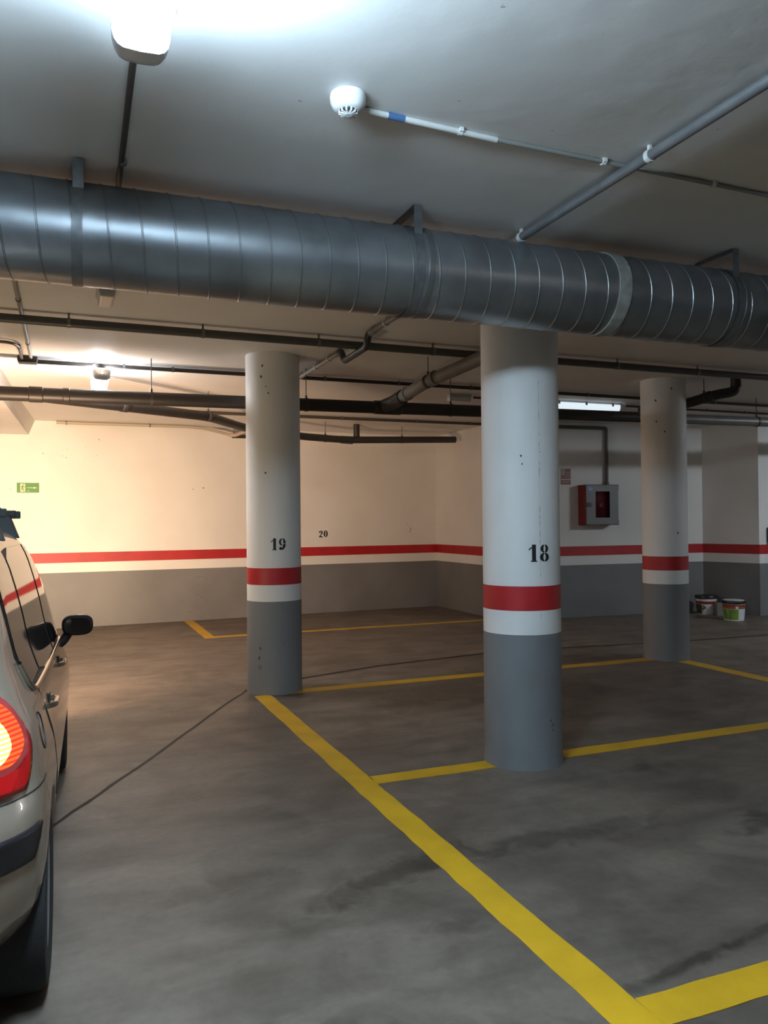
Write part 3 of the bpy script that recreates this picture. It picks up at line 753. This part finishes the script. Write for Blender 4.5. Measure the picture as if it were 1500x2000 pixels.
def side_x(y, z):
    """half width of the body at (y, z)"""
    W = lerp(HW, z); yr = lerp(YR, z); yf = lerp(YF_, z); a = min(lerp(AR, z), (yf-yr)*.48); b = min(lerp(AF, z), (yf-yr)*.48)
    W *= tp(y, z)
    if y < yr+a: u = max(0, 1-(y-yr)/a); return W*(1-min(1, u)**NR)**(1/NR)
    if y > yf-b: u = max(0, 1-(yf-y)/b); return W*(1-min(1, u)**NF)**(1/NF)
    return W
def rear_pt(s, z, off=0.0):
    """point on the rear face and round the corner; s 0 (middle) .. 1 (start of the flank)"""
    W = lerp(HW, z); yr = lerp(YR, z); a = lerp(AR, z); ph = s*PI/2
    y = yr+a*(1-max(0, math.cos(ph))**(2/NR)); x = W*tp(y, z)*math.sin(ph)**(2/NR)
    if off:
        e = 1e-3; p1 = rear_pt(min(1, s+e), z); p0 = rear_pt(max(0, s-e), z)
        tx, ty = p1[0]-p0[0], p1[1]-p0[1]; l = math.hypot(tx, ty) or 1
        x += off*(ty/l); y += off*(-tx/l)
    return (x, y, z)
def zl(z, y):
    """crown of the roof, and the underside that rises towards the tail"""
    if z < .53:
        t = min(1, max(0, (-1.22-y)/.5)); t = t*t*(3-2*t); return z+.17*t*(1-(z-.18)/.35)
    return z+max(0, z-1.3)*.09
def ring_pts(z):
    W = lerp(HW, z); yr = lerp(YR, z); yf = lerp(YF_, z); a = min(lerp(AR, z), (yf-yr)*.48); b = min(lerp(AF, z), (yf-yr)*.48)
    P = []
    for i in range(15):
        ph = PI/2*i/14; P.append((W*math.sin(ph)**(2/NR), yr+a*(1-max(0, math.cos(ph))**(2/NR))))
    for i in range(1, 24): P.append((W, yr+a+(yf-b-yr-a)*i/24))
    for i in range(15):
        ph = PI/2*i/14; P.append((W*math.cos(ph)**(2/NF) if i < 14 else 0, yf-b+b*math.sin(ph)**(2/NF)))
    return [(x*tp(y, z), y) for x, y in P]
zs = [.18, .22, .26, .31, .36, .43, .5, .56, .62, .66, .70, .73, .76, .79, .82, .85, .88, .905, .93, .945, .96, .98, 1.0, 1.05, 1.1, 1.15, 1.2, 1.25, 1.3, 1.34, 1.38, 1.405, 1.43, 1.45, 1.465, 1.48, 1.49, 1.50, 1.51, 1.52, 1.53, 1.538, 1.545, 1.551, 1.555]
rows = []
for z in zs:
    P = ring_pts(z); rows.append([(x, y, zl(z, y)) for x, y in P]+[(-x, y, zl(z, y)) for x, y in P[-2:0:-1]])
q = MB(); q.grid(rows, close=True)
nc = len(rows[0]); q.f.append(tuple(range(nc))[::-1]); q.smooth.append(False)
q.f.append(tuple((len(zs)-1)*nc+j for j in range(nc))); q.smooth.append(True)
body = q.build('body', M['paint'], car)
# wheel arches cut out of the body
RY, FY, WR = -1.2, 1.29, .30
cut = MB()
for yy in (RY, FY):
    for s_ in (-1, 1):
        cut.lathe([(0, -.14), (WR+.045, -.14), (WR+.045, .14), (0, .14)], c=(s_*.74, yy, WR), n=48, axis='x')
cutter = cut.build('wheel_cut', M['under'], None); cutter.matrix_world = car.matrix_basis
bpy.context.view_layer.update()
md = body.modifiers.new('arch', 'BOOLEAN'); md.object = cutter; md.operation = 'DIFFERENCE'; md.solver = 'EXACT'
body.matrix_parent_inverse = Matrix.Identity(4)
bpy.context.view_layer.update()
dg = bpy.context.evaluated_depsgraph_get()
nm = bpy.data.meshes.new_from_object(body.evaluated_get(dg)); body.modifiers.clear(); body.data = nm
bpy.data.objects.remove(cutter)
nm.materials.clear(); nm.materials.append(M['paint'])
# underbody and arch liners
MB().box((-.6, -1.6, .16), (.6, 1.6, .30)).build('underbody', M['under'], car)
def side_patch(name, outline, m, off=.004, parent=car, nz=14, ny=8, mirror=True):
    """patch on the flank; outline = list of (z, y_rear, y_front)"""
    for s_ in ((1, -1) if mirror else (1,)):
        q = MB(); rows = []
        for i in range(nz+1):
            z = outline[0][0]+(outline[-1][0]-outline[0][0])*i/nz
            ya = lerp([(o[0], o[1]) for o in outline], z); yb_ = lerp([(o[0], o[2]) for o in outline], z)
            rows.append([(s_*(side_x(ya+(yb_-ya)*j/ny, z)+off), ya+(yb_-ya)*j/ny, zl(z, 0)) for j in range(ny+1)])
        q.grid(rows); q.build(name, m, parent, fix=False)
# glasshouse: dark frame first, then the panes
WIN = [(.92, .60, 1.0), (.94, .0, .985), (.955, -.55, .96), (.97, -1.05, .935), (.985, -1.12, .92), (1.1, -1.20, .79), (1.2, -1.23, .66), (1.3, -1.22, .52), (1.38, -1.18, .42), (1.42, -1.05, .32), (1.445, -.6, .1)]
side_patch('window_rubber', WIN, M['rubber'], .003, nz=30, ny=24)
def inset(y0, y1, d=.02):
    out = []
    for z, a, b in WIN:
        out.append((z, max(a+d, y0) if a+d < y1 else y1, min(b-d, y1) if b-d > y0 else y0))
    return [(z, min(a, b), max(a, b)) for z, a, b in out if z > .95]
side_patch('rear_quarter_pane', [(max(z, .99), a, b) for z, a, b in inset(-1.3, -.80)][2:], M['glass'], .006)
side_patch('rear_door_pane', inset(-.75, -.02), M['glass'], .006)
side_patch('front_door_pane', inset(.04, .9), M['glass'], .006)
# chrome strip under the windows
for s_ in (1, -1):
    pts = [(s_*(side_x(y, z)+.006), y, z) for y, z in [(-1.20, 1.08), (-1.16, 1.0), (-1.10, .972), (-1.0, .966), (-.6, .952), (-.2, .94), (.2, .93), (.6, .92), (1.0, .918)]]
    MB().tube(fillet(pts, .02, 3), .010, 10).build('chrome_strip', M['chrome'], car)
# windscreen and rear window
q = MB(); rows = []
for i in range(13):
    z = .985+(1.42-.985)*i/12; W = lerp(HW, z); yf = lerp(YF_, z); b = lerp(AF, z); r0 = []
    for j in range(-12, 13):
        ph = j/12*.72; s_ = math.sin(abs(ph)); x = W*s_**(2/NF)*(1 if j >= 0 else -1); y = yf-b+b*math.cos(ph)**(2/NF)
        r0.append((x, y+.004, zl(z, 0)+.004))
    rows.append(r0)
q.grid(rows); q.build('windscreen', M['glass'], car, fix=False)
q = MB(); q.grid([[(( 1 if j >= 0 else -1)*rear_pt(abs(j)/12*.5, z, .005)[0], rear_pt(abs(j)/12*.5, z, .005)[1], zl(z, 0)) for j in range(-12, 13)] for z in [1.03+(1.40-1.03)*i/12 for i in range(13)]])
q.build('rear_window', M['glass'], car, fix=False)
# door shut lines
for s_ in (1, -1):
    for line in ([(1.0, .95), (.9, .98), (.7, 1.0), (.4, .98), (.3, .93)], [(.93, -.02), (.7, -.03), (.35, -.03)], [(.97, -.98), (.88, -.96), (.75, -.86), (.60, -.80), (.5, -.80)]):
        pts = [(s_*(side_x(y, z)+.0004), y, z) for z, y in line]
        MB().tube(fillet(pts, .05, 3), .003, 6).build('door_seam', M['rubber'], car)
# fuel flap outline
MB().tube([(side_x(-1.25+.06*math.cos(a), .86+.06*math.sin(a))+.0005, -1.25+.06*math.cos(a), .86+.06*math.sin(a)) for a in [2*PI*i/28 for i in range(29)]], .0025, 6, caps=False).build('fuel_flap', M['rubber'], car)
# door handles
for s_ in (1, -1):
    for yy in (-.72, .24):
        x0 = side_x(yy, .845)
        h = MB().tube(fillet([(s_*.0, -.085, 0), (s_*.022, -.07, .002), (s_*.026, .05, .002), (s_*.0, .075, 0)], .02), .0115, 12).build('door_handle', M['chrome'], car)
        h.location = (s_*x0, yy, .845)
        q = MB(); q.lathe([(0, -.006), (.03, -.005), (.04, .001), (0, .001)], c=(0, -.01, 0), n=24, axis='x')
        for i, v in enumerate(q.v): q.v[i] = (v[0]*s_, v[1]*1.7, v[2])
        q.build('handle_recess', M['rubber'], h)
# wing mirrors
for s_ in (1, -1):
    q = MB(); rows = []
    for i in range(9):
        t_ = -1+2*i/8; ww = math.sqrt(max(0, 1-abs(t_)**3.0)); ww = max(ww, .03)
        r0 = []
        for j in range(24):
            a = 2*PI*j/24; ca, sa = math.cos(a), math.sin(a)
            ex = math.copysign(abs(ca)**.7, ca); ez = math.copysign(abs(sa)**.7, sa)
            r0.append((s_*(.10+.085*ex*ww), .02+.05*t_, .075+.060*ez*ww))
        rows.append(r0)
    q.grid(rows, close=True); q.f.append(tuple(range(24))); q.smooth.append(False); q.f.append(tuple(8*24+j for j in range(24))); q.smooth.append(True)
    mr = q.build('wing_mirror', M['trimblack'], car); mr.location = (s_*.775, .70, .90)
    MB().tube(fillet([(s_*-.03, .03, -.045), (s_*.02, .03, -.02), (s_*.06, .03, .045)], .03), .026, 14).build('mirror_arm', M['trimblack'], mr)
    q = MB(); q.lathe([(0, 0), (1, 0)], n=28, axis='y')
    q.v = [(s_*(.10+.070*math.copysign(abs(x)**.75, x)), -.0365, .075+.047*math.copysign(abs(z)**.75, z)) for x, y, z in q.v]
    q.build('mirror_glass', mat('mirror glass', (.25, .25, .25), .04, 1.0), mr)
# bumper: seam line and black strip wrapping the corner
def rear_band(name, z0, z1, sa, sb, m, off, both=True, nz=4, n_=26, trim=None):
    q = MB()
    for s_ in ((1, -1) if both else (1,)):
        rows = []
        for i in range(nz+1):
            z = z0+(z1-z0)*i/nz; r0 = []
            sbb = trim(z) if trim else sb
            for j in range(n_+1):
                p_ = rear_pt(sa+(sbb-sa)*j/n_, z, off); r0.append((s_*p_[0], p_[1], p_[2]))
            rows.append(r0)
        q.grid(rows)
    return q.build(name, m, car, fix=False)
o = rear_band('bumper_strip', .578, .668, .0, .80, M['trimblack'], .012, trim=lambda z: .775+.07*(z-.578)/.09, nz=6)
sdm = o.modifiers.new('s', 'SOLIDIFY'); sdm.thickness = .012; sdm.offset = -1
rear_band('bumper_seam', .752, .756, .0, 1.0, M['rubber'], .0008, nz=1)
# tail lights
M['lens'] = mat('red tail lens', (.42, .006, .006), .12, coat=.6)
M['lensorange'] = mat('orange red lens', (.55, .05, .008), .15, coat=.6)
M['lenslit'] = emit('lit tail lamp', (1.0, .07, .006), .42, (.25, .01, .01))
M['lenshot'] = emit('lit tail lamp centre', (1.0, .52, .12), 1.5, (.25, .05, .01))
def ribbed(m, c1, c2, sc):
    n_ = m.node_tree; bs = n_.nodes['Principled BSDF']; tc = n_.nodes.new('ShaderNodeTexCoord')
    wv = n_.nodes.new('ShaderNodeTexWave'); wv.wave_type = 'BANDS'; wv.bands_direction = 'Z'; wv.inputs['Scale'].default_value = sc; wv.inputs['Distortion'].default_value = .4
    rp = n_.nodes.new('ShaderNodeValToRGB'); rp.color_ramp.elements[0].position = .25; rp.color_ramp.elements[1].position = .6
    rp.color_ramp.elements[0].color = (*c1, 1); rp.color_ramp.elements[1].color = (*c2, 1)
    n_.links.new(tc.outputs['Object'], wv.inputs['Vector']); n_.links.new(wv.outputs['Fac'], rp.inputs['Fac']); n_.links.new(rp.outputs['Color'], bs.inputs['Emission Color'])
ribbed(M['lenslit'], (.75, .02, .003), (1.0, .16, .012), 24); ribbed(M['lenshot'], (1.0, .38, .05), (1.0, .75, .25), 24)
M['lensring'] = mat('clear lens ring', (.34, .035, .035), .15, coat=.6)
def edge(z):   # how far round the corner the lens reaches at height z
    t_ = (z-.765)/(1.10-.765)
    return .63+.27*math.sin(PI*min(1, max(0, .10+.80*t_)))**.8 - .10*t_
def lens_part(name, z0, z1, sa, fb, m, off, par):
    q = MB(); rows = []
    for i in range(17):
        z = z0+(z1-z0)*i/16; sb = fb(z)
        rows.append([rear_pt(sa+(sb-sa)*j/16, z, off) for j in range(17)])
    q.grid(rows); o_ = q.build(name, m, par, fix=False); return o_
tl = lens_part('tail_light', .772, 1.085, .40, edge, M['lens'], .010, car); tl['label'] = 'red tail light, lit'
md_ = tl.modifiers.new('s', 'SOLIDIFY'); md_.thickness = .012; md_.offset = -1
def disc(name, zc, sc, rz_, rs, m, off, par, ri=0.0):
    q = MB(); rows = []
    for k_ in range(7):
        f_ = ri+(1-ri)*k_/6
        rows.append([rear_pt(sc+rs*f_*math.cos(2*PI*j/40), zc+rz_*f_*math.sin(2*PI*j/40), off) for j in range(40)])
    q.grid(rows, close=True); return q.build(name, m, par, fix=False)
disc('lamp_ring', .945, .645, .112, .185, M['lensring'], .013, tl, .84)
disc('lamp_glow', .945, .645, .094, .155, M['lenslit'], .0135, tl)
disc('lamp_bulb', .935, .585, .078, .13, M['lenshot'], .0145, tl)
lens_part('indicator_lens', 1.035, 1.083, .41, lambda z: edge(z)-.02, M['lensorange'], .0125, tl)
lens_part('reflector_ribs', .785, .84, .41, lambda z: edge(z)-.10, mat('ribbed reflector', (.5, .008, .008), .25), .0125, tl)
# left tail light
q = MB(); q.grid([[(-p_[0], p_[1], p_[2]) for p_ in [rear_pt(.40+(edge(z)-.40)*j/16, z, .010) for j in range(17)]] for z in [.772+(1.085-.772)*i/16 for i in range(17)]])
q.build('tail_light', M['lens'], car, fix=False)['label'] = 'red tail light, lit'
# number plate recess, left blank
MB().box((-.27, -1.90, .70), (.27, -1.80, .83)).build('plate_recess', M['plasticgrey'], car, .004)
# headlights: lenses and the lamps that are switched on
M['head'] = emit('lit headlight', (1.0, .80, .5), 20)
for s_ in (1, -1):
    q = MB(); rows = []
    for i in range(9):
        z = .60+.14*i/8
        rows.append([(s_*(.42+.28*j/8), (lambda x, zz_: lerp(YF_, zz_)-lerp(AF, zz_)+lerp(AF, zz_)*(1-(min(.999, x/lerp(HW, zz_)))**NF)**(1/NF))(.42+.28*j/8, z)+.006, z) for j in range(9)])
    q.grid(rows); q.build('headlight', M['head'], car, fix=False)
    ld = bpy.data.lights.new('headlight_beam', 'SPOT'); ld.energy = HEAD_W; ld.color = (1.0, .76, .47); ld.spot_size = math.radians(HEAD_A); ld.spot_blend = .9; ld.shadow_soft_size = .07
    lo = bpy.data.objects.new('headlight_beam', ld); COL.objects.link(lo); lo.parent = car; lo.location = (s_*.55, 1.93, .68)
    lo.rotation_euler = (math.radians(90+HEAD_T), 0, 0)
    l2 = ld.copy(); l2.energy = SPILL_W; l2.spot_size = math.radians(118); l2.spot_blend = 1.0; l2.color = (1.0, .66, .42)
    lo2 = bpy.data.objects.new('headlight_spill', l2); COL.objects.link(lo2); lo2.parent = car; lo2.location = (s_*.55, 1.93, .68); lo2.rotation_euler = (math.radians(90+HEAD_T+6), 0, 0)
# wheels
def wheel(y, s_):
    k_ = -s_
    prof = [(.19, 0), (.215, -.004), (.255, -.012), (.285, -.006), (.298, .02), (WR, .05), (WR, .12), (.298, .15), (.285, .175), (.22, .18), (.19, .17)]
    w_ = MB().lathe([(r0, h*k_) for r0, h in prof], n=64, axis='x').build('wheel', M['tyre'], car); w_.location = (s_*.79, y, WR)
    MB().lathe([(0, .022*k_), (.05, .02*k_), (.06, .03*k_), (.15, .02*k_), (.175, .006*k_), (.195, -.002*k_), (.202, .004*k_), (.195, .05*k_), (.18, .1*k_), (0, .1*k_)], n=48, axis='x').build('wheel_trim', M['rim'], w_)
    q = MB()
    for i in range(7):
        a = 2*PI*i/7; c, sn = math.cos(a), math.sin(a)
        q.add([(k_*.012, .07*c-.02*sn, .07*sn+.02*c), (k_*.012, .07*c+.02*sn, .07*sn-.02*c), (k_*.006, .17*c+.012*sn, .17*sn-.012*c), (k_*.006, .17*c-.012*sn, .17*sn+.012*c)], [(0,1,2,3)])
    q.build('wheel_slot', M['rubber'], w_, fix=False)
for y in (RY, FY):
    for s_ in (1, -1): wheel(y, s_)
# roof rack: two bars on clamp feet
for yb_ in (-.62, .12):
    zt = 1.600
    rb = MB().box((-.61, -.016, zt-.013), (.61, .016, zt+.013)).build('roof_bar', M['rubber'], car, .004); rb.location = (0, yb_, 0)
    for s_ in (1, -1):
        MB().box((s_*.598-.022, -.019, zt-.018), (s_*.598+.022, .019, zt+.018)).build('bar_cap', M['rubber'], rb, .004)
        xr = .60; q = MB()
        q.add([(s_*.515, -.03, zt-.005), (s_*.575, -.03, zt-.005), (s_*.615, -.04, 1.485), (s_*.535, -.04, 1.50), (s_*.515, .03, zt-.005), (s_*.575, .03, zt-.005), (s_*.615, .04, 1.485), (s_*.535, .04, 1.50)],
              [(0,1,2,3), (4,5,6,7), (0,1,5,4), (1,2,6,5), (2,3,7,6), (3,0,4,7)])
        q.box((min(s_*.44, s_*.60), -.022, zt-.008), (max(s_*.44, s_*.60), .022, zt+.022))
        q.build('rack_foot', M['rubber'], rb, .004)


# ------------------------------------------------------------------ camera, world, view
cam = bpy.data.cameras.new('camera'); co = bpy.data.objects.new('camera', cam); COL.objects.link(co)
yaw, pit, rol, f = .380565823, .01215766, -.00959563086, 1548.60
cy_, sy_ = math.cos(yaw), math.sin(yaw)
fwd = Vector((sy_*math.cos(pit), cy_*math.cos(pit), math.sin(pit))); right = Vector((cy_, -sy_, 0)); up = right.cross(fwd)
r_ = math.cos(rol)*right+math.sin(rol)*up; u_ = math.cos(rol)*up-math.sin(rol)*right
mw = Matrix((r_, u_, -fwd)).transposed().to_4x4(); mw.translation = Vector((0, 0, 1.55)); co.matrix_world = mw
cam.sensor_fit = 'HORIZONTAL'; cam.sensor_width = 36; cam.lens = 36*f/1500; cam.clip_start = .05; cam.clip_end = 100
S.camera = co
w = bpy.data.worlds.new('world'); S.world = w; w.use_nodes = True
w.node_tree.nodes['Background'].inputs[0].default_value = (.5, .55, .6, 1); w.node_tree.nodes['Background'].inputs[1].default_value = .02
vs = S.view_settings; vs.view_transform = 'Standard'; vs.look = 'None'; vs.exposure = 1.48; vs.gamma = 1.0; vs.use_curve_mapping = False
